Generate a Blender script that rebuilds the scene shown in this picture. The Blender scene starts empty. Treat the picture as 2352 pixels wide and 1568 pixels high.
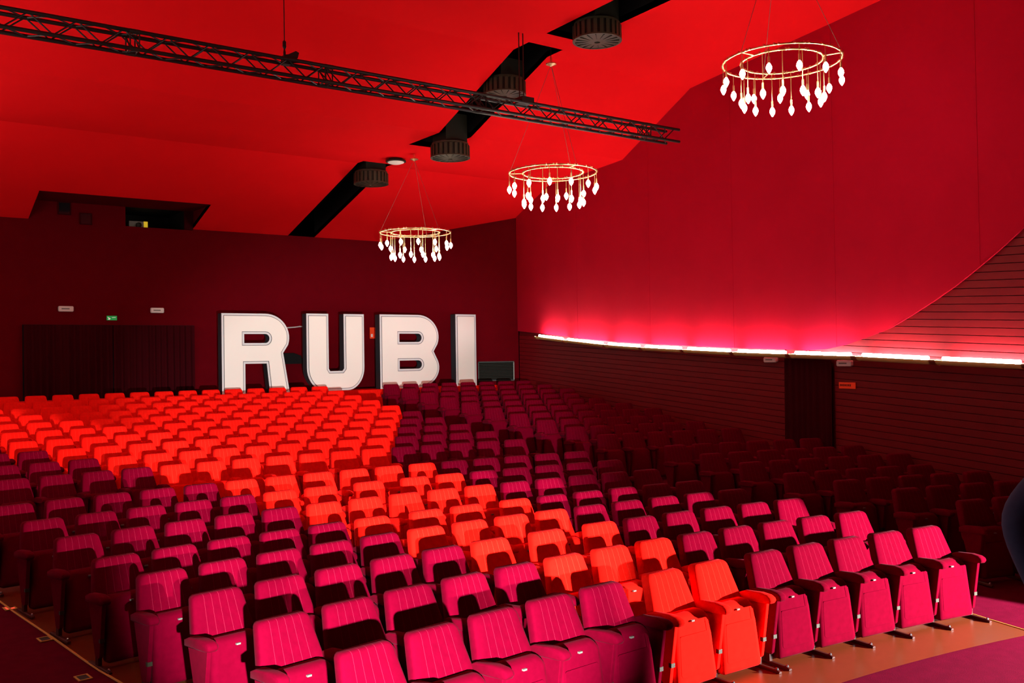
import bpy, bmesh, math, random
from mathutils import Vector, Matrix
random.seed(7)
sc = bpy.context.scene
C = sc.collection

# ------------------------------------------------------------------ camera
EYE = 2.654
cam_d = bpy.data.cameras.new('camera'); cam = bpy.data.objects.new('camera', cam_d); C.objects.link(cam)
cam_d.sensor_width = 36.0; cam_d.sensor_fit = 'HORIZONTAL'; cam_d.lens = 36.0 * 2151.3 / 2352.0
rv = Vector((0.811364, -0.584328, -0.015789)); uv = Vector((0.004008, -0.021450, 0.999762)); wv = Vector((0.584527, 0.811234, 0.015062))
cam.matrix_world = Matrix(((rv.x, uv.x, -wv.x, 0), (rv.y, uv.y, -wv.y, 0), (rv.z, uv.z, -wv.z, EYE), (0, 0, 0, 1)))
cam_d.clip_start = 0.05; cam_d.clip_end = 200
sc.camera = cam

# ------------------------------------------------------------------ world and exposure
wd = bpy.data.worlds.new('world'); sc.world = wd; wd.use_nodes = True
wd.node_tree.nodes['Background'].inputs[0].default_value = (0.02, 0.005, 0.006, 1)
wd.node_tree.nodes['Background'].inputs[1].default_value = 0.02
vs = sc.view_settings
vs.view_transform = 'Standard'; vs.look = 'None'; vs.exposure = 0.0; vs.gamma = 1.0; vs.use_curve_mapping = False

# ------------------------------------------------------------------ stage floodlights (they stand on the stage, beside the camera)
def spot(name, loc, aim, power, size, blend, rad, col):
    l = bpy.data.lights.new(name, 'SPOT'); o = bpy.data.objects.new(name, l); C.objects.link(o)
    l.energy = power; l.spot_size = math.radians(size); l.spot_blend = blend; l.shadow_soft_size = rad; l.color = col
    o.location = loc
    d = Vector(aim) - Vector(loc); o.rotation_euler = d.to_track_quat('-Z', 'Y').to_euler()
    return o
spot('stage_flood_centre', (0.5, -0.2, 1.60), (4.67, 8.86, 0.82), 16500, 32, 0.60, 0.05, (0.91, 1.0, 0.99))
spot('stage_flood_right', (11.6, 0.3, 1.60), (5.79, 8.21, -0.31), 15500, 35, 0.10, 0.05, (1.0, 0.95, 0.95))

# ------------------------------------------------------------------ helpers
def nm(name, base, rough=0.8, spec=0.2, metal=0.0, emis=None, estr=0.0, noise=0.0, nscale=8.0, sheen=0.0, sheen_tint=(1, .4, .5), bump=0.0, bscale=60.0):
    m = bpy.data.materials.new(name); m.use_nodes = True
    nt = m.node_tree; b = nt.nodes['Principled BSDF']
    b.inputs['Base Color'].default_value = (*base, 1); b.inputs['Roughness'].default_value = rough
    b.inputs['Specular IOR Level'].default_value = spec; b.inputs['Metallic'].default_value = metal
    if sheen:
        b.inputs['Sheen Weight'].default_value = sheen; b.inputs['Sheen Roughness'].default_value = 0.4
        b.inputs['Sheen Tint'].default_value = (*sheen_tint, 1)
    if emis:
        b.inputs['Emission Color'].default_value = (*emis, 1); b.inputs['Emission Strength'].default_value = estr
    tc = None
    if noise or bump:
        tc = nt.nodes.new('ShaderNodeTexCoord')
    if noise:
        n = nt.nodes.new('ShaderNodeTexNoise'); n.inputs['Scale'].default_value = nscale; n.inputs['Detail'].default_value = 5
        mx = nt.nodes.new('ShaderNodeMix'); mx.data_type = 'RGBA'
        mx.inputs[6].default_value = (*[c * (1 - noise) for c in base], 1); mx.inputs[7].default_value = (*[min(1, c * (1 + noise)) for c in base], 1)
        nt.links.new(tc.outputs['Object'], n.inputs['Vector']); nt.links.new(n.outputs['Fac'], mx.inputs[0]); nt.links.new(mx.outputs[2], b.inputs['Base Color'])
    if bump:
        n2 = nt.nodes.new('ShaderNodeTexNoise'); n2.inputs['Scale'].default_value = bscale; n2.inputs['Detail'].default_value = 3
        bp = nt.nodes.new('ShaderNodeBump'); bp.inputs['Strength'].default_value = bump; bp.inputs['Distance'].default_value = 0.01
        nt.links.new(tc.outputs['Object'], n2.inputs['Vector']); nt.links.new(n2.outputs['Fac'], bp.inputs['Height']); nt.links.new(bp.outputs[0], b.inputs['Normal'])
    return m

def velvet(name, base, line):
    """velvet with five pale stitched seams running up the backrest (object X)"""
    m = nm(name, base, 0.9, 0.008, sheen=0.015, noise=0.0)
    nt = m.node_tree; b = nt.nodes['Principled BSDF']
    tc = nt.nodes.new('ShaderNodeTexCoord'); sx = nt.nodes.new('ShaderNodeSeparateXYZ'); nt.links.new(tc.outputs['Object'], sx.inputs[0])
    def math_(op, a, bb=None, c=None):
        n = nt.nodes.new('ShaderNodeMath'); n.operation = op
        for i, v in enumerate((a, bb, c)):
            if v is None: continue
            if isinstance(v, (int, float)): n.inputs[i].default_value = v
            else: nt.links.new(v, n.inputs[i])
        return n.outputs[0]
    # seams fan out a little towards the bottom like the backrest itself
    f = math_('DIVIDE', sx.outputs[0], math_('ADD', 0.84, math_('MULTIPLY', math_('SUBTRACT', 0.86, sx.outputs[2]), 0.45)))
    u = math_('DIVIDE', f, 0.070)
    fr = math_('ABSOLUTE', math_('SUBTRACT', math_('FRACT', math_('ADD', u, 0.5)), 0.5))
    line_m = math_('LESS_THAN', fr, 0.018)
    lim = math_('LESS_THAN', math_('ABSOLUTE', u), 2.3)
    up = math_('GREATER_THAN', sx.outputs[2], 0.54)
    msk = math_('MULTIPLY', math_('MULTIPLY', line_m, lim), up)
    n = nt.nodes.new('ShaderNodeTexNoise'); n.inputs['Scale'].default_value = 22; n.inputs['Detail'].default_value = 6
    nt.links.new(tc.outputs['Object'], n.inputs['Vector'])
    m1 = nt.nodes.new('ShaderNodeMix'); m1.data_type = 'RGBA'
    m1.inputs[6].default_value = (*[c * 0.8 for c in base], 1); m1.inputs[7].default_value = (*[min(1, c * 1.2) for c in base], 1)
    nt.links.new(n.outputs['Fac'], m1.inputs[0])
    m2 = nt.nodes.new('ShaderNodeMix'); m2.data_type = 'RGBA'; m2.inputs[7].default_value = (*line, 1)
    nt.links.new(m1.outputs[2], m2.inputs[6]); nt.links.new(msk, m2.inputs[0]); nt.links.new(m2.outputs[2], b.inputs['Base Color'])
    return m

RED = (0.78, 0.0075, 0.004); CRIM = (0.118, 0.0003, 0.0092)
M = dict(
    red=velvet('red_velvet', RED, (0.80, 0.035, 0.018)), crimson=velvet('crimson_velvet', CRIM, (0.26, 0.012, 0.034)),
    redp=nm('red_velvet_plain', RED, 0.9, 0.008, noise=0.22, nscale=18, sheen=0.02), crimp=nm('crimson_velvet_plain', CRIM, 0.9, 0.008, noise=0.25, nscale=18, sheen=0.02),
    legm=nm('brown_painted_steel', (0.06, 0.012, 0.008), 0.5, 0.2), chrome=nm('chrome', (0.35, 0.35, 0.36), 0.3, 0.5, metal=1.0), plate=nm('number_plate', (0.16, 0.15, 0.13), 0.4, 0.4),
    wall=nm('red_wall_fabric', (0.105, 0.0008, 0.004), 0.95, 0.03, noise=0.10, nscale=3, bump=0.1, bscale=200),
    panel=nm('red_velvet_panel', (0.40, 0.003, 0.018), 0.9, 0.03, noise=0.10, nscale=1.5, sheen=0.05),
    plank=nm('red_painted_plank', (0.15, 0.003, 0.006), 0.5, 0.13, noise=0.12, nscale=5), planklight=nm('red_painted_wall', (0.10, 0.002, 0.004), 0.7, 0.1),
    ceil=nm('red_ceiling_paint', (0.90, 0.008, 0.012), 0.95, 0.02, noise=0.06, nscale=0.7),
    black=nm('matt_black', (0.006, 0.005, 0.005), 0.8, 0.15), duct=nm('black_duct_paint', (0.016, 0.014, 0.009), 0.55, 0.3), drum=nm('dark_bronze_paint', (0.040, 0.034, 0.018), 0.5, 0.35),
    carpet=nm('dark_red_carpet', (0.10, 0.0012, 0.014), 0.98, 0.02, noise=0.25, nscale=9, bump=0.2, bscale=120), lino=nm('orange_brown_linoleum', (0.15, 0.030, 0.009), 0.30, 0.3, noise=0.10, nscale=14),
    brass=nm('brass', (0.70, 0.48, 0.16), 0.42, 0.4, metal=0.1), gold=nm('gilt_metal', (0.85, 0.68, 0.35), 0.3, 0.5, metal=1.0),
    bulb=nm('lit_bulb', (1, 1, 1), 0.3, 0.2, emis=(1.0, 0.90, 0.70), estr=56), tube=nm('lit_tube', (1, 1, 1), 0.3, 0.2, emis=(1.0, 0.84, 0.92), estr=88), tubeblue=nm('lit_tube_cool', (1, 1, 1), 0.3, 0.2, emis=(0.80, 0.90, 1.0), estr=100),
    white=nm('white_acrylic', (0.80, 0.78, 0.70), 0.45, 0.3), rim=nm('pale_grey_trim', (0.62, 0.63, 0.62), 0.4, 0.3), charcoal=nm('charcoal_letter_return', (0.030, 0.030, 0.036), 0.6, 0.3),
    plast=nm('white_plastic', (0.72, 0.66, 0.60), 0.4, 0.4), dark=nm('dark_slot', (0.03, 0.02, 0.02), 0.6, 0.2),
    green=nm('green_sign', (0.02, 0.38, 0.08), 0.5, 0.3, emis=(0.03, 0.6, 0.12), estr=0.22), signwhite=nm('sign_white', (0.85, 0.9, 0.85), 0.5, 0.3, emis=(0.8, 1, 0.8), estr=0.3),
    redsign=nm('orange_red_sign', (0.95, 0.06, 0.01), 0.6, 0.2), signdark=nm('sign_print', (0.16, 0.008, 0.004), 0.7, 0.1),
    curtain=nm('dark_red_curtain', (0.040, 0.002, 0.004), 0.95, 0.02), steel=nm('black_steel', (0.008, 0.007, 0.006), 0.45, 0.35), wire=nm('steel_wire', (0.16, 0.10, 0.08), 0.5, 0.4),
    yellow=nm('yellow_edge', (0.55, 0.30, 0.05), 0.5, 0.3), cable=nm('grey_cable', (0.45, 0.42, 0.42), 0.5, 0.3),
    yellit=nm('yellow_panel', (0.85, 0.60, 0.03), 0.5, 0.3, emis=(1, 0.7, 0.03), estr=0.35), grey=nm('grey_metal', (0.20, 0.19, 0.16), 0.5, 0.4),
    redled=nm('red_marker_glow', (0.9, 0.1, 0.05), 0.5, 0.3, emis=(1, 0.08, 0.04), estr=0.9), glass=nm('dark_glass', (0.01, 0.008, 0.01), 0.08, 0.5),
    navy=nm('navy_cloth', (0.05, 0.06, 0.12), 0.9, 0.1, noise=0.2, nscale=60), jeans=nm('dark_trousers', (0.02, 0.02, 0.025), 0.9, 0.1), skin=nm('skin', (0.55, 0.33, 0.24), 0.6, 0.3), hair=nm('dark_hair', (0.03, 0.02, 0.015), 0.6, 0.3),
    stage=nm('stage_boards', (0.05, 0.035, 0.03), 0.6, 0.3, noise=0.2, nscale=6), lampw=nm('lamp_white', (0.85, 0.82, 0.75), 0.4, 0.3, emis=(1, .95, .85), estr=0.08), flake=nm('chipped_plaster', (0.75, 0.62, 0.60), 0.9, 0.1),
)

def mesh(name, verts, faces, smooth=False):
    me = bpy.data.meshes.new(name); me.from_pydata(verts, [], faces)
    bm = bmesh.new(); bm.from_mesh(me); bmesh.ops.recalc_face_normals(bm, faces=bm.faces); bm.to_mesh(me); bm.free()
    if smooth:
        for p in me.polygons: p.use_smooth = True
    return me

class MB:
    def __init__(s): s.v = []; s.f = []
    def add(s, v, f):
        o = len(s.v); s.v += [tuple(x) for x in v]; s.f += [tuple(i + o for i in q) for q in f]; return s
    def box(s, x0, x1, y0, y1, z0, z1):
        return s.add([(x0, y0, z0), (x1, y0, z0), (x1, y1, z0), (x0, y1, z0), (x0, y0, z1), (x1, y0, z1), (x1, y1, z1), (x0, y1, z1)],
                     [(0, 3, 2, 1), (4, 5, 6, 7), (0, 1, 5, 4), (1, 2, 6, 5), (2, 3, 7, 6), (3, 0, 4, 7)])
    def rings(s, rings, cap=True, closed=True):
        n = len(rings[0]); v = [p for r in rings for p in r]; f = []
        for k in range(len(rings) - 1):
            for i in range(n if closed else n - 1):
                j = (i + 1) % n; f.append((k * n + i, k * n + j, (k + 1) * n + j, (k + 1) * n + i))
        if cap: f.append(tuple(range(n - 1, -1, -1))); f.append(tuple((len(rings) - 1) * n + i for i in range(n)))
        return s.add(v, f)
    def tube(s, pts, r, n=8, cap=True, closed=False):
        pts = [Vector(p) for p in pts]; rr = r if isinstance(r, (list, tuple)) else [r] * len(pts); rings = []; m = len(pts)
        prev = None
        for i, p in enumerate(pts):
            if closed: t = pts[(i + 1) % m] - pts[i - 1]
            else: t = pts[min(i + 1, m - 1)] - pts[max(i - 1, 0)]
            t.normalize()
            if prev is None:
                a = Vector((0, 0, 1)) if abs(t.z) < 0.9 else Vector((1, 0, 0)); u = t.cross(a).normalized()
            else:
                u = (prev - t * prev.dot(t)).normalized()
            prev = u; w = t.cross(u)
            rings.append([p + (u * math.cos(2 * math.pi * k / n) + w * math.sin(2 * math.pi * k / n)) * rr[i] for k in range(n)])
        if closed: rings.append(rings[0]); cap = False
        return s.rings(rings, cap)
    def lathe(s, prof, n=16, c=(0, 0, 0)):
        rings = [[(c[0] + r * math.cos(2 * math.pi * k / n), c[1] + r * math.sin(2 * math.pi * k / n), c[2] + z) for k in range(n)] for r, z in prof]
        return s.rings(rings)
    def prism(s, poly, a, b, axis):
        """poly of 2D points; axis x: (a|b, p, q), y: (p, a|b, q), z: (p, q, a|b)"""
        fn = {'x': lambda p, t: (t, p[0], p[1]), 'y': lambda p, t: (p[0], t, p[1]), 'z': lambda p, t: (p[0], p[1], t)}[axis]
        return s.rings([[fn(p, a) for p in poly], [fn(p, b) for p in poly]])
    def me(s, name, smooth=False): return mesh(name, s.v, s.f, smooth)

def link(name, me, mat, parent=None, loc=None, rotz=None):
    o = bpy.data.objects.new(name, me); C.objects.link(o)
    if me is not None and mat is not None and not me.materials: me.materials.append(mat)
    if parent is not None: o.parent = parent
    if loc is not None: o.location = loc
    if rotz is not None: o.rotation_euler = (0, 0, rotz)
    return o
def tag(o, label, cat, group=None):
    o['label'] = label; o['category'] = cat
    if group: o['group'] = group
    return o
def thing(name, label, cat, loc=(0, 0, 0), rotz=0, group=None):
    return tag(link(name, None, None, None, loc, rotz), label, cat, group)
def struct(name, me, mat, parent=None):
    o = link(name, me, mat, parent)
    if parent is None: o['kind'] = 'structure'
    return o
def arc(cx, cy, r, a0, a1, n): return [(cx + r * math.cos(math.radians(a0 + (a1 - a0) * i / n)), cy + r * math.sin(math.radians(a0 + (a1 - a0) * i / n))) for i in range(n + 1)]
def interp(x, pts):
    if x <= pts[0][0]: return pts[0][1]
    for (a, b), (c, d) in zip(pts, pts[1:]):
        if x <= c: return b + (d - b) * (x - a) / (c - a)
    return pts[-1][1]

# ------------------------------------------------------------------ the hall
AX, AY = 5.6456, -12.1473             # common centre of the curved rows
ROWS = {'A': (17.676, -1.794), 'B': (18.561, -1.764), 'C': (19.486, -1.743), 'D': (20.435, -1.743), 'E': (21.297, -1.733), 'F': (22.237, -1.671), 'G': (23.186, -1.624),
        'H': (24.110, -1.565), 'I': (26.200, -1.521), 'J': (27.121, -1.429)}
for k, n_ in enumerate('KLMNOPQR', 1): ROWS[n_] = (27.121 + 7.43 * k / 8, -1.429 + 0.718 * k / 8)
SEAT_H = 0.86
def row_floor(r): return ROWS[r][1] + EYE - SEAT_H
FLOOR = [(15.0, 0.0), (17.3, 0.0)] + [(R - 0.25, z + EYE - SEAT_H) for R, z in ROWS.values()] + [(35.3, 1.085), (36.6, 1.10), (40, 1.15)]
def floor_z(x, y): return interp(math.hypot(x - AX, y - AY), FLOOR)

CEIL = [(-7.0, 8.50), (8.9, 8.46), (14.1, 8.38), (16.8, 7.37), (19.2, 7.37), (20.6, 7.40), (25.0, 6.13), (26, 5.84)]
def ceil_z(y): return interp(y, CEIL)
WA = (13.75, 6.76); WS = 0.1788
def wall_x(y): return WA[0] + (y - WA[1]) * WS
WDIR = Vector((WS, 1, 0)).normalized(); WN = Vector((-1, WS, 0)).normalized()     # WN points into the hall
def wp(y, z, out=0.0): return (wall_x(y) + WN.x * out, y + WN.y * out, z)

# floor: polar strips that follow the rake of the curved rows
def inside(x, y): return x < wall_x(y) + 0.25 and x > 2 * AX - wall_x(y) - 0.25 and y < 25.1 and y > 0.8
mb = MB(); radii = sorted(set([12.9, 14, 15, 16] + [round(a, 3) for a, _ in FLOOR] + [37.2, 38.5])); NA = 64; a0, a1 = -0.72, 0.72
for i, R in enumerate(radii):
    for j in range(NA + 1):
        a = a0 + (a1 - a0) * j / NA; mb.v.append((AX + R * math.sin(a), AY + R * math.cos(a), interp(R, FLOOR)))
for i in range(len(radii) - 1):
    for j in range(NA):
        q = (i * (NA + 1) + j, i * (NA + 1) + j + 1, (i + 1) * (NA + 1) + j + 1, (i + 1) * (NA + 1) + j)
        if any(inside(*mb.v[k][:2]) for k in q): mb.f.append(q)
struct('floor', mb.me('floor'), M['carpet'])

# orange-brown linoleum under the centre block, a shallow board of its own on the carpet
def left_edge(R): return interp(R, [(16.7, -3.15), (17.7, -3.33), (23.2, -4.28), (24.1, -4.42), (26, -4.7)])
mb = MB(); rr = [16.75, 17.2] + [R - 0.25 for R, _ in list(ROWS.values())[:8]] + [24.4]
for R in rr:
    sl = left_edge(R); sr = interp(R, [(16.7, 3.36), (17.7, 3.60), (24.1, 4.35), (26, 4.6)])
    for j in range(25):
        a = (sl + (sr - sl) * j / 24) / R; mb.v.append((AX + R * math.sin(a), AY + R * math.cos(a), interp(R, FLOOR) + 0.006))
for i in range(len(rr) - 1):
    for j in range(24): mb.f.append((i * 25 + j, i * 25 + j + 1, (i + 1) * 25 + j + 1, (i + 1) * 25 + j))
struct('floor_linoleum', mb.me('floor_linoleum'), M['lino'])
pts = []
for k in range(30):
    R = 16.75 + (24.4 - 16.75) * k / 29; a = left_edge(R) / R; pts.append((AX + R * math.sin(a), AY + R * math.cos(a), interp(R, FLOOR) + 0.008))
struct('trim_1', MB().tube(pts, 0.010, 6).me('trim_1'), M['yellow'])
pts = []
for k in range(30):
    R = 16.75 + (24.4 - 16.75) * k / 29; a = interp(R, [(16.7, 3.36), (17.7, 3.60), (24.1, 4.35), (26, 4.6)]) / R; pts.append((AX + R * math.sin(a), AY + R * math.cos(a), interp(R, FLOOR) + 0.006))
struct('trim_2', MB().tube(pts, 0.008, 6).me('trim_2'), M['yellow'])

# ceiling: stepped panels left and right of a dark service slot
SX0, SX1 = 10.3, 11.1
def ceil_sheet(name, x0, x1, y0, y1, mat, n=1):
    ys = sorted(set([y0, y1] + [y for y, _ in CEIL if y0 < y < y1])); m = MB()
    ring = []
    for y in ys: m.v += [(x0, y, ceil_z(y)), (x1, y, ceil_z(y)), (x0, y, ceil_z(y) + 0.12), (x1, y, ceil_z(y) + 0.12)]
    for k in range(len(ys) - 1):
        o = 4 * k; m.f += [(o, o + 1, o + 5, o + 4), (o + 2, o + 6, o + 7, o + 3), (o, o + 4, o + 6, o + 2), (o + 1, o + 3, o + 7, o + 5)]
    e = 4 * (len(ys) - 1); m.f += [(0, 2, 3, 1), (e, e + 1, e + 3, e + 2)]
    return struct(name, m.me(name), mat)
NX0, NX1, NY = 3.74, 7.65, 23.47        # booth recess cut into the last sloping panel
ceil_sheet('ceiling', -7.0, SX0, -7, NY, M['ceil'])
ceil_sheet('ceiling_panel_back_left', -7.0, NX0, NY, 25.02, M['ceil']); ceil_sheet('ceiling_panel_back', NX1, SX0, NY, 25.02, M['ceil'])
ceil_sheet('ceiling_panel_right', SX1, 19.0, -7, 25.02, M['ceil'])
ceil_sheet('ceiling_strip_rear', SX0, SX1, 18.1, 20.3, M['ceil']); ceil_sheet('ceiling_strip_front', SX0, SX1, 13.1, 13.62, M['ceil'])
def slot(y0, y1, nm_):
    m = MB(); ys = sorted(set([y0, y1] + [y for y, _ in CEIL if y0 < y < y1])); h = 0.75
    for y in ys: z = ceil_z(y); m.v += [(SX0, y, z + 0.002), (SX0, y, z + h), (SX1, y, z + h), (SX1, y, z + 0.002)]
    for k in range(len(ys) - 1):
        o = 4 * k
        for i in range(3): m.f.append((o + i, o + i + 1, o + 4 + i + 1, o + 4 + i))
    e = 4 * (len(ys) - 1); m.f += [(0, 1, 2, 3), (e, e + 3, e + 2, e + 1)]
    return struct(nm_, m.me(nm_), M['black'])
slot(20.3, 25.0, 'ceiling_slot_rear'); slot(13.62, 18.1, 'ceiling_slot_middle'); slot(-3.0, 13.1, 'ceiling_slot_front')

# walls
def wall_poly(name, pts, mat): return struct(name, MB().add(pts, [tuple(range(len(pts)))]).me(name), mat)
# back wall with the projection window left open
WX0, WX1, WZ0, WZ1 = 5.96, 7.42, 6.10, 6.60
bw = MB()
def quad_y(m, x0, x1, z0, z1, y): m.add([(x0, y, z0), (x1, y, z0), (x1, y, z1), (x0, y, z1)], [(0, 1, 2, 3)])
quad_y(bw, -7, 13.2, 0.9, WZ0, 25.0); quad_y(bw, -7, WX0, WZ0, WZ1, 25.0); quad_y(bw, WX1, 13.2, WZ0, WZ1, 25.0); quad_y(bw, -7, 13.2, WZ1, 6.9, 25.0)
struct('wall_back', bw.me('wall_back'), M['wall'])
CH0, CH1 = (13.2, 25.0), (16.6, 22.7)
wall_poly('wall_corner', [(CH0[0], CH0[1], 0.9), (CH1[0], CH1[1], 0.9), (CH1[0], CH1[1], 7.6), (CH0[0], CH0[1], 7.2)], M['wall'])
wr = wall_poly('wall_right', [wp(22.7, 0.0, -0.03), wp(-7, -0.5, -0.03), wp(-7, 8.8, -0.03), wp(22.7, 8.8, -0.03)], M['planklight'])
lw = [(2 * AX - wall_x(25) - 0.2, 25, 0), (2 * AX - wall_x(-7), -7, -0.5), (2 * AX - wall_x(-7), -7, 8.8), (2 * AX - wall_x(25) - 0.2, 25, 8.8)]
wall_poly('wall_left', lw, M['wall'])
wall_poly('wall_stage', [(-8, -7, -0.5), (14, -7, -0.5), (14, -7, 8.8), (-8, -7, 8.8)], M['black'])
# stage: boards and front riser under the camera
struct('floor_stage', MB().box(-3.5, 8.6, -7, 1.9, 0.0, 1.05).me('floor_stage'), M['stage'])
# booth recess: its soffit and cheeks, and the dark booth behind the window
rec = MB()
zf = ceil_z(NY)
rec.add([(NX0, NY, zf), (NX1, NY, zf), (NX1, 25, zf + 0.02), (NX0, 25, zf + 0.02)], [(0, 1, 2, 3)])
rec.add([(NX0, NY, zf), (NX0, 25, zf + 0.02), (NX0, 25, 6.13)], [(0, 1, 2)]); rec.add([(NX1, NY, zf), (NX1, 25, zf + 0.02), (NX1, 25, 6.13)], [(0, 1, 2)])
struct('wall_booth_recess', rec.me('wall_booth_recess'), M['wall'])
bo = MB(); bo.add([(WX0, 25, WZ0), (WX0, 26.4, WZ0), (WX1, 26.4, WZ0), (WX1, 25, WZ0), (WX0, 25, WZ1), (WX0, 26.4, WZ1), (WX1, 26.4, WZ1), (WX1, 25, WZ1)],
                  [(0, 1, 2, 3), (4, 7, 6, 5), (0, 4, 5, 1), (1, 5, 6, 2), (2, 6, 7, 3)])
w1 = struct('window_1', bo.me('window_1'), M['black'])
struct('window_jamb', MB().box(WX1, WX1 + 0.22, 24.93, 25.0, WZ0, WZ1 + 0.02).me('window_jamb'), M['curtain'], w1)
for i, (x0, x1, z0, z1) in enumerate([(4.41, 4.66, 6.30, 6.57), (4.90, 5.14, 6.09, 6.34)]):
    w = struct('window_%d' % (i + 2), MB().box(x0, x1, 24.975, 25.0, z0, z1).me('w'), M['glass'])
    fr = MB(); t = 0.02
    fr.box(x0 - t, x1 + t, 24.965, 25.0, z1, z1 + t).box(x0 - t, x1 + t, 24.965, 25.0, z0 - t, z0).box(x0 - t, x0, 24.965, 25.0, z0, z1).box(x1, x1 + t, 24.965, 25.0, z0, z1)
    struct('window_frame', fr.me('wf'), M['curtain'], w)
# low parapet behind the last row that carries the letters
pp = [(-1.5, 22.95), (16.2, 22.95), (14.55, 24.05), (-1.5, 24.05)]
struct('trim_parapet', MB().prism(pp, 1.0, 1.785, 'z').me('trim_parapet'), M['redp'])

# planks on the right wall, each a board of its own with open joints, rising gently towards the back
BAR = [(2.0, 2.27), (6.569, 2.442), (7.876, 2.497), (9.47, 2.569), (10.851, 2.612), (12.667, 2.673), (14.085, 2.736), (15.712, 2.808), (17.118, 2.884), (18.657, 2.991), (19.807, 3.097), (21.061, 3.201), (22.7, 3.33)]
CURVE = [(4.0, 8.5), (4.35, 7.4), (4.8, 6.45), (5.3, 5.65), (5.9, 4.95), (6.52, 4.344), (6.878, 4.086), (7.238, 3.852), (7.615, 3.620), (8.010, 3.411), (8.425, 3.212), (8.862, 3.017), (9.320, 2.886), (9.803, 2.762), (10.312, 2.685), (10.85, 2.672)]
def panel_bottom(y):
    if y < 10.85: return interp(y, CURVE)
    return interp(y, BAR) + 0.06
PH = 0.118; SL = 0.050
DOOR = (10.15, 11.39)
def plank(y0, y1, z):
    """z is the height of the lower edge at y = 7"""
    m = MB(); g = 0.0045
    def P(y, zz, o): return wp(y, zz + SL * (y - 7), o)
    h = PH - g
    m.add([P(y0, z, -0.025), P(y1, z, -0.025), P(y1, z + h, -0.025), P(y0, z + h, -0.025), P(y0, z + .004, 0.0), P(y1, z + .004, 0.0), P(y1, z + h - .004, 0.0), P(y0, z + h - .004, 0.0)],
          [(0, 1, 5, 4), (1, 2, 6, 5), (2, 3, 7, 6), (3, 0, 4, 7), (4, 5, 6, 7)])
    return struct('plank', m.me('plank'), M['plank'], wr)
z = 0.0
while z < 2.47:
    plank(0.5, DOOR[0], z); plank(DOOR[1], 22.65, z); z += PH
plank_top = z
while z < 6.3:
    # up to where the velvet panel's curved edge covers the board
    y1 = 0.6
    for k in range(300):
        y = 0.6 + k * 0.04
        if panel_bottom(y) > z + SL * (y - 7) - 0.05: y1 = y
    plank(0.5, min(y1 + 0.35, 22.0), z); z += PH

# velvet wall panels with a curved lower edge, standing proud of the boards
seams = [22.68, 21.10, 19.1, 17.20, 15.75, 14.25, 12.80, 11.40, 10.05, 8.6, 7.2, 5.75, 4.2]
for k, (ya, yb) in enumerate(zip(seams, seams[1:])):
    n = 14; out = 0.036 + 0.003 * (k % 2); m = MB(); ys = [ya + (yb - ya) * i / n - 0.003 * (1 if i == 0 else 0) for i in range(n + 1)]
    for y in ys:
        zb = panel_bottom(y); zt = ceil_z(y) + 0.1
        bul = 0.006 * math.sin(math.pi * (y - ya) / (yb - ya))
        m.v += [wp(y, zb, 0.002), wp(y, zb, out + bul), wp(y, zt, out + bul), wp(y, zt, 0.002)]
    for i in range(n):
        o = 4 * i
        for q in range(3): m.f.append((o + q, o + q + 1, o + 5 + q, o + 4 + q))
    e = 4 * n; m.f += [(0, 1, 2, 3), (e, e + 3, e + 2, e + 1)]
    struct('velvet_panel', m.me('velvet_panel'), M['panel'], wr)
pts = [wp(y, panel_bottom(y) - 0.004, 0.038) for y, _ in CURVE]
struct('panel_edge', MB().tube(pts, 0.004, 6).me('panel_edge'), M['panel'], wr)

# ------------------------------------------------------------------ seats
def trap(wt, wb, zt, zb, r, rb, n=4):
    """rounded trapezoid outline in (x, z), counter-clockwise from bottom left"""
    pts = []
    pts += [(-wb / 2 + rb * (1 - math.cos(t)), zb + rb * (1 - math.sin(t))) for t in [math.pi / 2 * k / 2 for k in range(2, -1, -1)]][::-1]
    l = [(-wt / 2 + r * (1 - math.sin(t)), zt - r * (1 - math.cos(t))) for t in [math.pi / 2 * k / n for k in range(n + 1)]]
    left = pts[::-1][:0]
    out = []
    out += [(-wb / 2 + rb, zb)]; out += [(wb / 2 - rb, zb), (wb / 2 - rb * .29, zb + rb * .29), (wb / 2, zb + rb)]
    out += [(wt / 2 - r * (1 - math.cos(t)), zt - r * (1 - math.sin(t))) for t in [math.pi / 2 * k / n for k in range(n + 1)]]
    out += [(-x, z_) for x, z_ in out[4:][::-1]]
    out += [(-wb / 2, zb + rb), (-wb / 2 + rb * .29, zb + rb * .29)]
    return out
def inset(poly, d):
    cx = sum(p[0] for p in poly) / len(poly); cz = sum(p[1] for p in poly) / len(poly)
    hx = max(abs(p[0] - cx) for p in poly); hz = max(abs(p[1] - cz) for p in poly)
    return [(cx + (p[0] - cx) * (1 - d / hx), cz + (p[1] - cz) * (1 - d / hz)) for p in poly]
def cushion(poly, layers, yfun):
    rings = []
    for d, y in layers:
        rings.append([(p[0], y + yfun(p[1]), p[1]) for p in inset(poly, d)])
    return MB().rings(rings)
back_poly = trap(0.410, 0.530, 0.868, 0.43, 0.050, 0.03)
seat_poly = trap(0.405, 0.468, 0.592, 0.048, 0.055, 0.03)
def yb(z_): return -(0.86 - z_) * 0.40
def yp(z_): return -0.265 - (0.535 - z_) * 0.09 + (max(0, z_ - 0.525) * 0.75)
BACK = cushion(back_poly, [(0.080, -0.020), (0.022, -0.017), (0.005, -0.008), (0.0, 0.006), (0.0, 0.060), (0.015, 0.080)], yb).me('backrest')
PAN = cushion(seat_poly, [(0.05, -0.052), (0.018, -0.048), (0.0, -0.028), (0.0, 0.035), (0.02, 0.055)], yp).me('seat_pan')
PANEL_STITCH = None
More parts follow.
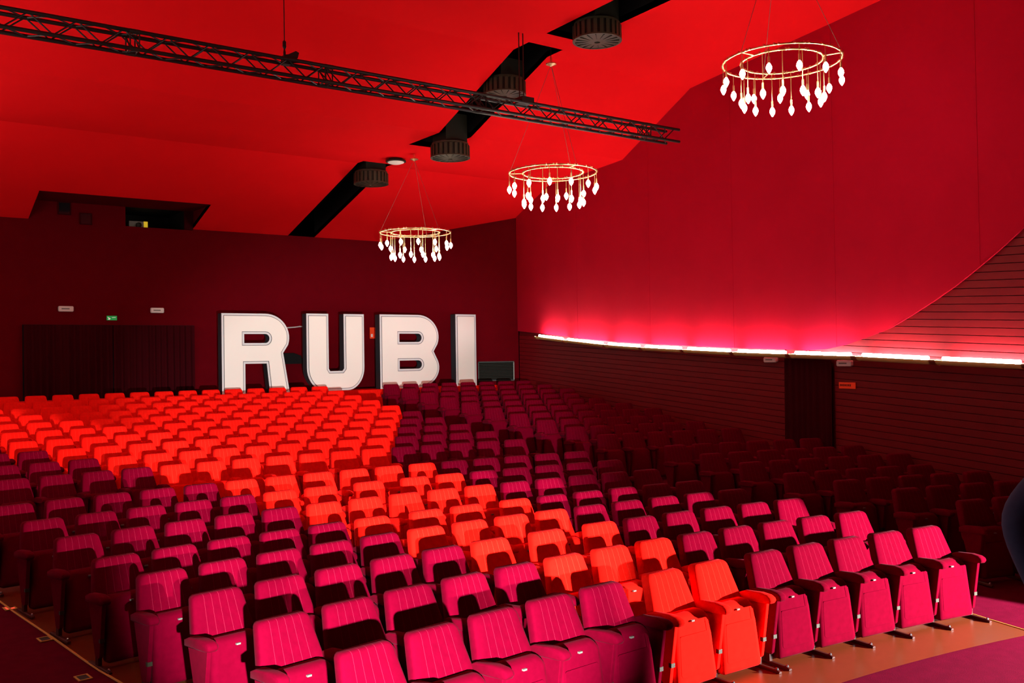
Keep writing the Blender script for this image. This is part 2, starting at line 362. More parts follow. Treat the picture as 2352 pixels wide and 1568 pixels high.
def arm_mesh(x, wide=0.084):
    prof = [(-0.085, 0.540), (-0.085, 0.595), (-0.15, 0.622), (-0.33, 0.640), (-0.41, 0.634), (-0.445, 0.616), (-0.455, 0.592), (-0.44, 0.568), (-0.39, 0.560)]
    def sh(d):
        cx = sum(p[0] for p in prof) / len(prof); cz = sum(p[1] for p in prof) / len(prof)
        return [(cx + (p[0] - cx) * (1 - d / 0.19), cz + (p[1] - cz) * (1 - d / 0.045)) for p in prof]
    h = wide / 2; rings = []
    for d, xx in [(0.014, -h), (0.004, -h + 0.008), (0, -h + 0.02), (0, h - 0.02), (0.004, h - 0.008), (0.014, h)]:
        rings.append([(x + xx, p[0], p[1]) for p in sh(d)])
    return MB().rings(rings)
def side_mesh(x):
    prof = [(-0.10, 0.56), (-0.395, 0.57), (-0.385, 0.50), (-0.325, 0.11), (-0.31, 0.095), (-0.25, 0.095), (-0.23, 0.12)]
    return MB().rings([[(x - 0.017, *p) for p in inset(prof, 0.006)], [(x - 0.012, *p) for p in prof], [(x + 0.012, *p) for p in prof], [(x + 0.017, *p) for p in inset(prof, 0.006)]])
HX = 0.27
ARM = {s: arm_mesh(s * HX).me('armrest') for s in (1, -1)}
SIDE = {s: side_mesh(s * HX).me('side_panel') for s in (1, -1)}
FARARM = {}
for s in (1, -1):
    m = arm_mesh(s * HX); q = side_mesh(s * HX); m.add(q.v, q.f); FARARM[s] = m.me('armrest')
LEG = {s: MB().box(s * HX - 0.016, s * HX + 0.016, -0.30, -0.24, 0.03, 0.12).me('leg') for s in (1, -1)}
FOOT = {}
for s in (1, -1):
    x = s * HX
    FOOT[s] = MB().rings([[(x + w * c, y, max(0.008, h * t)) for c, t in ((-1, .1), (-1, .8), (-.6, 1), (.6, 1), (1, .8), (1, .1))] for y, w, h in ((-0.08, 0.016, 0.03), (-0.10, 0.02, 0.036), (-0.48, 0.02, 0.034), (-0.51, 0.016, 0.024))]).me('foot')
BOLT = {s: MB().lathe([(0.004, 0.050), (0.011, 0.044), (0.014, 0.034), (0.014, 0.020)], 8, (s * HX, -0.475, 0)).me('bolt') for s in (1, -1)}
HINGE = {s: MB().box(s * HX - 0.020, s * HX + 0.020, -0.352, -0.322, 0.235, 0.268).me('hinge') for s in (1, -1)}
PLATE = MB().box(-0.016, 0.016, -0.316, -0.298, 0.532, 0.544).me('number_plate')
def two(me):      # the same shape for red and crimson upholstery
    return {'red': me, 'crimson': me.copy()}
BACK2, PAN2 = two(BACK), two(PAN)
ARM2 = {s: two(ARM[s]) for s in ARM}; SIDE2 = {s: two(SIDE[s]) for s in SIDE}; FAR2 = {s: two(FARARM[s]) for s in FARARM}
for c, mv, mp in (('red', M['red'], M['redp']), ('crimson', M['crimson'], M['crimp'])):
    BACK2[c].materials.append(mv); PAN2[c].materials.append(mp)
    for s in (1, -1): ARM2[s][c].materials.append(mp); SIDE2[s][c].materials.append(mp); FAR2[s][c].materials.append(mp)
for s in (1, -1):
    LEG[s].materials.append(M['legm']); FOOT[s].materials.append(M['legm']); BOLT[s].materials.append(M['chrome']); HINGE[s].materials.append(M['drum'])
PLATE.materials.append(M['plate'])
for me in [BACK2['red'], BACK2['crimson'], PAN2['red'], PAN2['crimson']] + [d[c] for s in (1, -1) for d in (ARM2[s],) for c in d]:
    for p in me.polygons: p.use_smooth = True

up_ = trap(0.33, 0.36, 0.44, 0.13, 0.02, 0.02)
UNDER = two(MB().rings([[(x, yp(z_) - 0.051, z_) for x, z_ in up_], [(x, yp(z_) - 0.0532, z_) for x, z_ in inset(up_, 0.004)]]).me('underside_panel'))
for c in UNDER: UNDER[c].materials.append(M['redp'] if c == 'red' else M['crimp'])
P_ = 0.54; GAP = 0.143
CENTRE = {}     # row: list of (s, red?, gap to the left?, gap to the right?)
def crow(r, s0, n, reds, gaps=()):
    out = []; s = s0
    for i in range(n):
        out.append([s, reds[0] <= i <= reds[1], i == 0 or (i - 1) in gaps, i == n - 1 or i in gaps]); s += P_ + (GAP if i in gaps else 0)
    CENTRE[r] = out
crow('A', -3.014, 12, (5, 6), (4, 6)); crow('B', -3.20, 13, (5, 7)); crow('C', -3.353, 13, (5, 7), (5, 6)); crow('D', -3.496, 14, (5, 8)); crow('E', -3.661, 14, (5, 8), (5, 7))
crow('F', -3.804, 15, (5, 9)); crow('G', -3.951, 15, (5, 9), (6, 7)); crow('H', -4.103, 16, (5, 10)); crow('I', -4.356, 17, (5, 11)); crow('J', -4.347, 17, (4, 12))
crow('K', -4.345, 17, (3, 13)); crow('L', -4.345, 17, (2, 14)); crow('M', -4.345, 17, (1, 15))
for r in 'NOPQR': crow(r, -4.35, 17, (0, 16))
RIGHT0 = {'B': 5.08, 'C': 5.24, 'D': 5.38, 'E': 5.45, 'F': 5.60, 'G': 5.76, 'H': 5.89}
ORD = ['', 'first', 'second', 'third', 'fourth', 'fifth', 'sixth', 'seventh', 'eighth', 'ninth', 'tenth', 'eleventh', 'twelfth', 'thirteenth', 'fourteenth', 'fifteenth', 'sixteenth', 'seventeenth', 'eighteenth']
def project(p):
    q = Vector(p) - Vector((0, 0, EYE)); d = q.dot(wv)
    return (1176 + 2151.3 * q.dot(rv) / d, 784 - 2151.3 * q.dot(uv) / d, d)
plan = []
rows = list(ROWS)
for ri, r in enumerate(rows):
    R, zt = ROWS[r]; fz = row_floor(r)
    def put(s, red, gl, gr, block, idx):
        a = s / R; x, y = AX + R * math.sin(a), AY + R * math.cos(a)
        px = project((x, y, fz + 0.8))
        if px[2] < 1 or px[0] < -75 or px[0] > 2460: return
        plan.append(dict(row=r, ri=ri, s=s, a=a, x=x, y=y, z=fz, red=red, gl=gl, gr=gr, block=block, idx=idx, d=px[2]))
    cs = CENTRE[r]
    for i, (s, red, gl, gr) in enumerate(cs): put(s, red, gl, gr, 'centre', len(cs) - i)
    if r != 'A':
        s0 = RIGHT0.get(r, 6.2); ss = []
        s = s0
        while True:
            x, y = AX + R * math.sin(s / R), AY + R * math.cos(s / R)
            if x > wall_x(y) - 0.31 or s > 10.8: break
            ss.append(s); s += P_
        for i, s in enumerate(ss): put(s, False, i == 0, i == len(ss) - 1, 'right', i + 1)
def size_key(q): return q['d'] + (1000 if False else 0)
plan.sort(key=lambda q: q['d'] + (6.0 if q['block'] == 'right' else 0.0))
SINGLES = 400
rest = {'red': MB(), 'crimson': MB()}
def seat_label(q):
    rn = q['ri'] + 1; colour = 'red' if q['red'] else 'crimson'
    rowtxt = 'front row' if rn == 1 else ('%s row' % ORD[rn])
    if q['block'] == 'centre':
        pos = 'at the right aisle' if q['idx'] == 1 else '%s from the right aisle' % ORD[q['idx']]
        return '%s velvet tip-up seat, %s, %s of the centre block' % (colour, pos, rowtxt)
    pos = 'at the aisle' if q['idx'] == 1 else '%s from the aisle' % ORD[q['idx']]
    return '%s velvet seat in the dim right block, %s, %s row' % ('dark crimson', pos, ORD[rn])
made = 0
for q in plan:
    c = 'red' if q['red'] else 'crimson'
    if made >= SINGLES:
        mt = Matrix.Translation((q['x'], q['y'], q['z'])) @ Matrix.Rotation(-q['a'], 4, 'Z')
        for me in [BACK2[c], PAN2[c], FAR2[1][c]] + ([FAR2[-1][c]] if q['gl'] else []):
            rest[c].add([tuple(mt @ v.co) for v in me.vertices], [tuple(p.vertices) for p in me.polygons])
        continue
    made += 1
    near = q['ri'] <= 7 and (q['block'] == 'centre' or q['d'] < 13)
    t = thing('%s_theatre_seat' % c, seat_label(q), 'seat', (q['x'], q['y'], q['z']), -q['a'], '%s seats of the %s block' % (c, q['block']))
    # the tip-up cushions do not all sit at quite the same angle
    b = link('backrest', BACK2[c], None, t)
    p = link('seat_pan', PAN2[c], None, t)
    if near: link('number_plate', PLATE, None, p)
    if q['ri'] <= 1 and near: link('underside_panel', UNDER[c], None, p)
    sides = [1] + ([-1] if q['gl'] else [])
    for s in sides:
        if near:
            link('armrest', ARM2[s][c], None, t); sp = link('side_panel', SIDE2[s][c], None, t)
            link('hinge', HINGE[s], None, sp); link('leg', LEG[s], None, t); ft = link('foot', FOOT[s], None, t); link('bolt', BOLT[s], None, ft)
        else: link('armrest', FAR2[s][c], None, t)
allm = MB(); allm.add(rest['crimson'].v, rest['crimson'].f); nf = len(allm.f); allm.add(rest['red'].v, rest['red'].f)
if allm.v:
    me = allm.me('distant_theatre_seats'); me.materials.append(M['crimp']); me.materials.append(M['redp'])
    for k, p in enumerate(me.polygons): p.material_index = 0 if k < nf else 1
    o = link('distant_theatre_seats', me, None); o['kind'] = 'stuff'
    tag(o, 'farthest small seats of the last rows, beyond the separate ones', 'seats')

# ------------------------------------------------------------------ the four big letters
LY = 23.20
def letter(ch, x0, w, z0, h, label, outlines):
    """outlines: list of closed 2D polygons in unit coordinates, the first the outside, the others counters"""
    t = thing('giant_letter_' + ch.lower(), label, 'letter', (x0, LY, z0), 0, 'giant white letters on the parapet')
    def curve(off, ext):
        cu = bpy.data.curves.new('c', 'CURVE'); cu.dimensions = '2D'; cu.fill_mode = 'BOTH'; cu.extrude = ext; cu.offset = off
        for pl in outlines:
            sp = cu.splines.new('POLY'); sp.points.add(len(pl) - 1); sp.use_cyclic_u = True
            for i, (u, v) in enumerate(pl): sp.points[i].co = (u * w, v * h, 0, 1)
        ob = bpy.data.objects.new('c', cu); me = bpy.data.meshes.new_from_object(ob); bpy.data.objects.remove(ob)
        me.transform(Matrix.Rotation(math.pi / 2, 4, 'X')); return me
    D = 0.26
    b = link('letter_return', curve(0.0, D / 2), M['charcoal'], t, (0, D / 2 + 0.014, 0))
    r = link('rim', curve(0.0, 0.010), M['rim'], t, (0, 0.010, 0))
    f = link('face_panel', curve(-0.062, 0.009), M['white'], t, (0, 0.0, 0))
    g = link('groove', curve(-0.050, 0.003), M['charcoal'], t, (0, -0.0008, 0))
    return t
def earc(cx, cy, rx, ry, a0, a1, n=10): return [(cx + rx * math.cos(math.radians(a0 + (a1 - a0) * i / n)), cy + ry * math.sin(math.radians(a0 + (a1 - a0) * i / n))) for i in range(n + 1)]
def counter(u0, u1, v0, v1): # D-shaped hole, round on the right
    r = (v1 - v0) / 2; ru = r * 1.05; return [(u0, v0), (u0, v1)] + earc(u1 - ru, (v0 + v1) / 2, ru, r, 90, -90, 10)
Rl = [(0, 0), (0, 1)] + earc(0.64, 0.70, 0.36, 0.30, 90, -18, 14) + [(0.905, 0.505), (1.0, 0.0), (0.70, 0.0), (0.655, 0.375), (0.336, 0.375), (0.336, 0)]
letter('R', 7.786, 1.774, 1.785, 2.045, 'giant white letter R with charcoal sides, leftmost of the four', [Rl, counter(0.325, 0.70, 0.632, 0.745)])
Ul = [(0, 1), (0.372, 1), (0.372, 0.285), (0.395, 0.255), (0.61, 0.255), (0.640, 0.285), (0.640, 1), (1, 1), (1, 0.30)] + earc(0.70, 0.30, 0.30, 0.30, 0, -90, 10) + earc(0.32, 0.30, 0.32, 0.30, -90, -180, 10)
letter('U', 10.044, 1.675, 1.790, 2.06, 'giant white letter U with charcoal sides between letters R and B', [Ul])
Bl = [(0, 0), (0, 1)] + earc(0.64, 0.70, 0.355, 0.30, 90, -20, 14) + [(0.905, 0.497)] + earc(0.63, 0.275, 0.37, 0.275, 28, -90, 14)
letter('B', 12.207, 1.905, 1.785, 2.07, 'giant white letter B with charcoal sides and two rounded counters', [Bl, counter(0.32, 0.70, 0.628, 0.742), counter(0.32, 0.70, 0.262, 0.376)])
letter('I', 14.691, 0.71, 1.785, 2.105, 'giant white letter I with charcoal sides, narrowest and rightmost', [[(0, 0), (0, 1), (1, 1), (1, 0)]])

# ------------------------------------------------------------------ truss under the ceiling
TX0, TX1, TY0, TY1, TZ0, TZ1 = -1.2, 13.73, 13.20, 13.44, 6.888, 7.128
tr = thing('lighting_truss', 'long black box truss hanging across the hall under the red ceiling', 'truss', (TX0, TY0, TZ0))
for y in (0, TY1 - TY0):
    for z_ in (0, TZ1 - TZ0):
        link('chord', MB().tube([(0, y, z_), (TX1 - TX0 - (0.12 if y else 0), y, z_)], 0.029, 8).me('chord'), M['steel'], tr)
W_ = 0.24; ST = 0.29
def brace_me(dx, dy, dz): return MB().tube([(0, 0, 0), (dx, dy, dz)], 0.011, 5).me('brace')
bm_ = {(k, s): brace_me(ST, 0, W_ * s) if k == 'v' else brace_me(ST, W_ * s, 0) for k in 'vh' for s in (1, -1)}
for m_ in bm_.values(): m_.materials.append(M['steel'])
nb = int((TX1 - TX0) / ST)
for i in range(nb):
    s = 1 if i % 2 == 0 else -1; x = i * ST
    if TX0 + x < 0.6: continue
    for y in (0, W_): link('brace', bm_[('v', s)], None, tr, (x, y, 0 if s > 0 else W_))
    for z_ in (0, W_): link('brace', bm_[('h', s)], None, tr, (x, 0 if s > 0 else W_, z_))
for xj in (3.29, 6.13, 8.98, 12.88):
    for dx in (-0.06, 0.06):
        x = xj - TX0 + dx; m = MB()
        for a, b in (((0, 0), (W_, 0)), ((W_, 0), (W_, W_)), ((W_, W_), (0, W_)), ((0, W_), (0, 0)), ((0, 0), (W_, W_))): m.tube([(x, a[0], a[1]), (x, b[0], b[1])], 0.010, 6)
        link('joint_frame', m.me('joint_frame'), M['steel'], tr)
    m = MB()
    for y in (0, W_):
        for z_ in (0, W_): m.tube([(xj - TX0 - 0.07, y, z_), (xj - TX0 + 0.07, y, z_)], 0.032, 8)
    link('coupler', m.me('coupler'), M['duct'], tr)
for x, lab in ((5.47, 'thin suspension wire with a black clamp holding the truss at its middle'), (9.92, 'pair of black rods hanging the truss beside the air diffusers')):
    h = thing('truss_hanger', lab, 'hanger', (x, 13.32, 7.16), 0, 'hangers of the truss')
    top = ceil_z(13.32) - 7.16
    if x < 6:
        link('wire', MB().tube([(0, 0, 0.20), (0, 0, top)], 0.007, 6).me('wire'), M['steel'], h)
        link('shackle', MB().lathe([(0.01, 0.28), (0.028, 0.26), (0.03, 0.18), (0.012, 0.15), (0.02, 0.10), (0.02, 0.03)], 8).me('shackle'), M['steel'], h)
        link('clamp', MB().prism([(-0.05, -0.10), (0.06, -0.10), (0.17, 0.02), (0.19, 0.10), (0.14, 0.12), (0.02, 0.05), (-0.05, 0.03)], -0.10, 0.02, 'y').me('clamp'), M['steel'], h)
    else:
        for dx in (-0.07, 0.02): link('rod', MB().tube([(dx, 0, 0.02), (dx, 0, top)], 0.010, 6).me('rod'), M['steel'], h)
        link('clamp', MB().box(-0.13, 0.13, -0.16, 0.06, -0.04, 0.06).me('clamp'), M['steel'], h)

# ------------------------------------------------------------------ air diffusers in the service slot
def diffuser(y, zc, label):
    t = thing('air_diffuser', label, 'diffuser', (10.8, y, zc), 0, 'round air diffusers in the ceiling slot')
    R = 0.42; h = 0.13
    link('duct', MB().box(-0.27, 0.27, -0.27, 0.27, 0.10, max(0.5, ceil_z(y) + 0.5 - zc)).me('duct'), M['duct'], t)
    link('collar', MB().lathe([(0.36, 0.10), (0.40, 0.13), (0.40, 0.17), (0.30, 0.20)], 28).me('collar'), M['drum'], t)
    link('drum', MB().lathe([(0.30, -h + 0.02), (0.385, -h + 0.01), (0.395, -h + 0.02), (0.395, 0.13), (0.30, 0.14)], 36).me('drum'), M['duct'], t)
    fin = MB().box(R - 0.03, R + 0.005, -0.030, 0.030, -h, 0.12).me('fin'); fin.materials.append(M['drum'])
    for k in range(24):
        o = link('fin', fin, None, t); o.rotation_euler = (0, 0, 2 * math.pi * k / 24)
    link('rim_ring', MB().rings([[(r * math.cos(2 * math.pi * k / 36), r * math.sin(2 * math.pi * k / 36), z_) for k in range(36)] for r, z_ in ((0.39, -h - 0.012), (0.43, -h - 0.012), (0.43, -h + 0.015), (0.39, -h + 0.015), (0.39, -h - 0.012))], cap=False).me('rim_ring'), M['drum'], t)
    gr = link('grille', MB().lathe([(0.39, -h), (0.39, -h - 0.004), (0.05, -h - 0.03), (0.04, -h)], 36).me('grille'), M['drum'], t)
    rib = MB().box(0.05, 0.385, -0.006, 0.006, -0.008, 0.006).me('rib'); rib.materials.append(M['duct'])
    for k in range(16):
        o = link('rib', rib, None, gr); o.location = (0, 0, -h - 0.014); o.rotation_euler = (0, 0, 2 * math.pi * k / 16)
diffuser(20.88, 7.11, 'farthest round black air diffuser, above the farthest chandelier')
diffuser(17.17, 7.09, 'round black air diffuser below the truss, second farthest')
diffuser(15.11, 7.97, 'round black air diffuser right behind the truss')
diffuser(12.30, 8.26, 'nearest round black air diffuser at the top of the ceiling')
pl = thing('ceiling_lamp', 'small white dish lamp hanging beside the dark ceiling slot', 'lamp', (10.8, 19.6, 7.33))
link('housing', MB().lathe([(0.03, 0.16), (0.14, 0.14), (0.17, 0.02), (0.24, 0.0), (0.24, -0.03), (0.20, -0.035)], 24).me('housing'), M['duct'], pl)
link('diffuser_glass', MB().lathe([(0.20, -0.03), (0.19, -0.05), (0.12, -0.075), (0.02, -0.085)], 24).me('diffuser_glass'), M['lampw'], pl)

# ------------------------------------------------------------------ chandeliers
RO, RI = 0.82, 0.565
def torus(r, t, n=40, k=8):
    return MB().tube([(r * math.cos(2 * math.pi * i / n), r * math.sin(2 * math.pi * i / n), 0) for i in range(n)], t, k, closed=True)
BULB = MB().lathe([(0.008, 0.0), (0.022, -0.012), (0.038, -0.045), (0.041, -0.07), (0.028, -0.105), (0.006, -0.14)], 10).me('bulb', True); BULB.materials.append(M['bulb'])
SOCK = MB().lathe([(0.006, 0.10), (0.014, 0.085), (0.016, 0.0), (0.010, -0.002)], 8).me('socket'); SOCK.materials.append(M['gold'])
def stem_me(L): m = MB().tube([(0, 0, 0), (0, 0, -L + 0.09)], 0.0055, 6).me('stem'); m.materials.append(M['gold']); return m
ST_O, ST_I = stem_me(0.24), stem_me(0.50)
RING_O = torus(RO, 0.014).me('outer_ring', True); RING_I = torus(RI, 0.013).me('inner_ring', True); RING_O.materials.append(M['gold']); RING_I.materials.append(M['gold'])
BEAD = MB().lathe([(0.004, 0.022), (0.019, 0.012), (0.019, -0.012), (0.004, -0.022)], 8).me('bead'); BEAD.materials.append(M['gold'])
def chandelier(x, y, z_, hub, rot, label):
    t = thing('chandelier', label, 'chandelier', (x, y, z_), rot, 'ring chandeliers with bare bulbs')
    ro = link('outer_ring', RING_O, None, t); ri = link('inner_ring', RING_I, None, t)
    for k in range(3):
        a = 2 * math.pi * k / 3 + 0.4; c_, s_ = math.cos(a), math.sin(a)
        link('spoke', MB().tube([(RI * c_, RI * s_, 0), (RO * c_, RO * s_, 0)], 0.009, 6).me('spoke'), M['gold'], t)
        link('wire', MB().tube([(RO * c_, RO * s_, 0), (0, 0, hub - z_)], 0.0035, 5).me('wire'), M['wire'], t)
    for (n, R, st, L, ring, off) in ((13, RO, ST_O, 0.24, ro, 0.1), (13, RI, ST_I, 0.50, ri, 0.32)):
        for k in range(n):
            a = 2 * math.pi * k / n + off; p = (R * math.cos(a), R * math.sin(a), 0)
            s = link('stem', st, None, t, p); link('socket', SOCK, None, s, (0, 0, -L)); link('bulb', BULB, None, s, (0, 0, -L))
            for d in (-0.07, 0.09, 0.16):
                link('bead', BEAD, None, ring, (R * math.cos(a + d), R * math.sin(a + d), 0.005))
    top = ceil_z(y)
    cz = ceil_z(y) if not (SX0 < x < SX1) else ceil_z(y) + 0.7
    link('hub', MB().lathe([(0.004, 0.16), (0.014, 0.15), (0.02, 0.05), (0.10, 0.02), (0.10, 0.0), (0.02, -0.03), (0.004, -0.04)], 16).me('hub'), M['gold'], t, (0, 0, hub - z_))
    link('cable', MB().tube([(0, 0, hub - z_ + 0.15), (0, 0, cz - z_)], 0.005, 6).me('cable'), M['steel'], t)
chandelier(10.9, 18.90, 2.89 + EYE, 7.245, 0.3, 'golden ring chandelier with bare lit bulbs, farthest from the stage')
chandelier(10.9, 13.73, 3.41 + EYE, 8.104, 0.0, 'golden ring chandelier with bare lit bulbs, middle one of the row')
chandelier(10.9, 8.47, 4.11 + EYE, 8.75, 0.6, 'golden ring chandelier with bare lit bulbs, nearest and largest')
for y, z_, hub, nme in ((18.90, 2.89, 7.3, 'farthest'), (13.73, 3.41, 8.1, 'middle'), (8.47, 4.11, 8.75, 'nearest')):
    chandelier(2 * AX - 10.9, y, z_ + EYE, hub, 0.2, 'golden ring chandelier of the left row, %s one' % nme)

# ------------------------------------------------------------------ uplight bars along the right wall
joints = [4.8, 6.35, 7.876, 9.442, 11.019, 12.601, 14.238, 15.835, 17.436, 19.498, 21.113]
names_ = ['brass uplight bar on the wooden boards at the right edge', 'brass uplight bar right of the second emergency light', 'brass uplight bar above the red sign', 'brass uplight bar with bluish tube over the wall curtain',
          'brass uplight bar over the left edge of the wall curtain', 'brass uplight bar above the first emergency light', 'brass uplight bar under the velvet panels, fifth from the far end', 'brass uplight bar under the velvet panels, fourth from the far end',
          'brass uplight bar under the velvet panels, third from the far end', 'brass uplight bar at the far end of the row, by the corner']
for k in range(len(joints) - 1):
    ya, yb_ = joints[k] + 0.03, joints[k + 1] - 0.03; za, zb_ = interp(ya, BAR), interp(yb_, BAR)
    base = Vector(wp(ya, za, 0.0)); t = thing('uplight_bar', names_[k], 'wall light', base, 0, 'uplight bars along the right wall')
    A_ = Vector(wp(ya, za, 0)) - base; B_ = Vector(wp(yb_, zb_, 0)) - base
    out = WN; up = Vector((0, 0, 1)); rad = 0.092; cen = 0.20
    ring = []
    for P0 in (A_, B_):
        o_ = [P0 + out * cen + (out * math.cos(a) + up * math.sin(a)) * rad for a in [math.radians(190 + 160 * i / 10) for i in range(11)]]
        i_ = [P0 + out * cen + (out * math.cos(a) + up * math.sin(a)) * (rad - 0.006) for a in [math.radians(350 - 160 * i / 10) for i in range(11)]]
        ring.append(o_ + i_)
    link('trough', MB().rings(ring).me('trough'), M['brass'], t)
    link('lamp_tube', MB().tube([A_ + out * cen + up * 0.012 + (B_ - A_) * 0.07, A_ + out * cen + up * 0.012 + (B_ - A_) * 0.93], 0.030, 8).me('lamp_tube'), M['tubeblue'] if k in (3,) else M['tube'], t)
    for P0 in (A_, B_):
        link('bracket', MB().tube([P0 + out * 0.0 + up * -0.02, P0 + out * cen - up * 0.055], 0.018, 6).me('bracket'), M['gold'], t)
        ax = (B_ - A_).normalized() * 0.03; hoop = []
        for Q in (P0 - ax, P0 + ax):
            hoop.append([Q + out * cen + (out * math.cos(a) + up * math.sin(a)) * (rad + 0.007) for a in [math.radians(186 + 168 * i / 10) for i in range(11)]]
                        + [Q + out * cen + (out * math.cos(a) + up * math.sin(a)) * (rad - 0.004) for a in [math.radians(354 - 168 * i / 10) for i in range(11)]])
        link('strap', MB().rings(hoop).me('strap'), M['gold'], t)

# uplights mirrored onto the left wall, unseen, added to brighten the ceiling
for k in range(0, len(joints) - 1, 2):
    ya, yb_ = joints[k] + 0.03, joints[min(k + 2, len(joints) - 1)] - 0.03; za, zb_ = interp(ya, BAR), interp(yb_, BAR)
    def lp(y, z_, out): p = wp(y, z_, out); return Vector((2 * AX - p[0], p[1], p[2]))
    base = lp(ya, za, 0); t = thing('uplight_bar', 'added unseen brass uplight bar on the left wall, %s from the stage' % ORD[k // 2 + 1], 'wall light', base, 0, 'added uplight bars along the left wall')
    A_, B_ = lp(ya, za, 0.2) - base, lp(yb_, zb_, 0.2) - base; out = Vector((-WN.x, WN.y, 0)); up = Vector((0, 0, 1)); ring = []
    for P0 in (A_, B_):
        o_ = [P0 + (out * math.cos(a) + up * math.sin(a)) * 0.06 for a in [math.radians(190 + 160 * i / 10) for i in range(11)]]
        i_ = [P0 + (out * math.cos(a) + up * math.sin(a)) * 0.054 for a in [math.radians(350 - 160 * i / 10) for i in range(11)]]
        ring.append(o_ + i_)
    link('trough', MB().rings(ring).me('trough'), M['brass'], t)
    link('lamp_tube', MB().tube([A_ + up * 0.006 + (B_ - A_) * 0.03, A_ + up * 0.006 + (B_ - A_) * 0.97], 0.026, 8).me('lamp_tube'), M['tube'], t)

# ------------------------------------------------------------------ wall fittings
def emergency(loc, rz, w, h, label):
    t = thing('emergency_light', label, 'light', loc, rz, 'white emergency lights')
    r = 0.02; pl_ = [(-w / 2 + r, -h / 2), (w / 2 - r, -h / 2), (w / 2, -h / 2 + r), (w / 2, h / 2 - r), (w / 2 - r, h / 2), (-w / 2 + r, h / 2), (-w / 2, h / 2 - r), (-w / 2, -h / 2 + r)]
    link('housing', MB().rings([[(p[0], 0, p[1]) for p in pl_], [(p[0], -0.045, p[1]) for p in pl_], [(p[0] * 0.93, -0.06, p[1] * 0.85) for p in pl_]]).me('housing'), M['plast'], t)
    link('lens', MB().box(-w * 0.30, w * 0.22, -0.066, -0.058, -h * 0.10, h * 0.12).me('lens'), M['grey'], t)
emergency((4.545, 24.99, 3.97), 0, 0.345, 0.135, 'white emergency light above the curtained doorway, left one')
emergency((6.71, 24.99, 3.966), 0, 0.335, 0.135, 'white emergency light above the curtained doorway, right one')
wang = math.atan2(WDIR.y, WDIR.x)
emergency(wp(11.75, 2.495, 0.0), wang + math.pi, 0.36, 0.105, 'white emergency light left of the side curtain')
emergency(wp(9.885, 2.428, 0.0), wang + math.pi, 0.345, 0.11, 'white emergency light right of the side curtain')
t = thing('exit_sign', 'small green exit sign above the curtained doorway in the back wall', 'sign', (5.606, 24.99, 3.757))
link('plate', MB().box(-0.12, 0.12, -0.02, 0, -0.055, 0.055).me('plate'), M['green'], t)
link('arrow', MB().prism([(-0.10, -0.035), (-0.055, -0.045), (-0.03, -0.01), (-0.06, 0.005), (-0.10, 0.03), (-0.10, 0.012), (-0.075, -0.012)], -0.023, -0.019, 'y').me('arrow'), M['signwhite'], t)
link('stripe', MB().prism([(0.0, 0.005), (0.09, 0.012), (0.09, 0.026), (0.0, 0.018)], -0.023, -0.019, 'y').me('stripe'), M['signwhite'], t)
t = thing('wall_sign', 'small orange-red sign with dark print beside the side curtain', 'sign', wp(9.85, 2.041, 0.004), wang + math.pi)
link('plate', MB().box(-0.19, 0.19, -0.012, 0, -0.055, 0.055).me('plate'), M['redsign'], t)
x = -0.165
for wdt, hh in ((0.022, .04), (0.03, .036), (0.022, .04), (0.036, .034), (0.020, .04), (0.03, .036), (0.03, .04)):
    link('print_mark', MB().box(x, x + wdt, -0.0135, -0.011, -hh / 2 + .004, hh / 2 + .004).me('print_mark'), M['signdark'], t); x += wdt + 0.010
# ventilation grille leaning on the corner wall
cd = Vector((CH1[0] - CH0[0], CH1[1] - CH0[1], 0)).normalized(); cn = Vector((cd.y, -cd.x, 0)); ca = math.atan2(cd.y, cd.x)
gx = Vector((15.583, 23.39, 1.905)) + cn * 0.06
t = thing('vent_grille', 'black louvred vent unit on the corner wall right of letter I', 'vent', gx, ca)
GW, GH = 1.085, 0.585
link('backing', MB().box(0.01, GW - 0.01, 0.0, 0.02, 0.01, GH - 0.01).me('backing'), M['black'], t)
fr = MB(); fr.box(0, GW, -0.05, 0.02, GH - 0.035, GH).box(0, GW, -0.05, 0.02, 0, 0.035)
link('frame', fr.me('frame'), M['duct'], t)
fr = MB(); fr.box(0, 0.03, -0.05, 0.02, 0, GH); link('frame_side', fr.me('frame_side'), M['duct'], t)
fr = MB(); fr.box(GW - 0.03, GW, -0.05, 0.02, 0, GH); link('frame_side', fr.me('frame_side'), M['grey'], t)
for k in range(11):
    z_ = 0.06 + k * 0.044
    link('slat', MB().add([(0.03, -0.045, z_), (GW - 0.03, -0.045, z_), (GW - 0.03, -0.005, z_ + 0.03), (0.03, -0.005, z_ + 0.03), (0.03, -0.045, z_ + .006), (GW - 0.03, -0.045, z_ + .006), (GW - 0.03, -0.005, z_ + 0.036), (0.03, -0.005, z_ + 0.036)],
         [(0, 1, 2, 3), (4, 7, 6, 5), (0, 4, 5, 1), (1, 5, 6, 2), (2, 6, 7, 3), (3, 7, 4, 0)]).me('slat'), M['duct'], t)
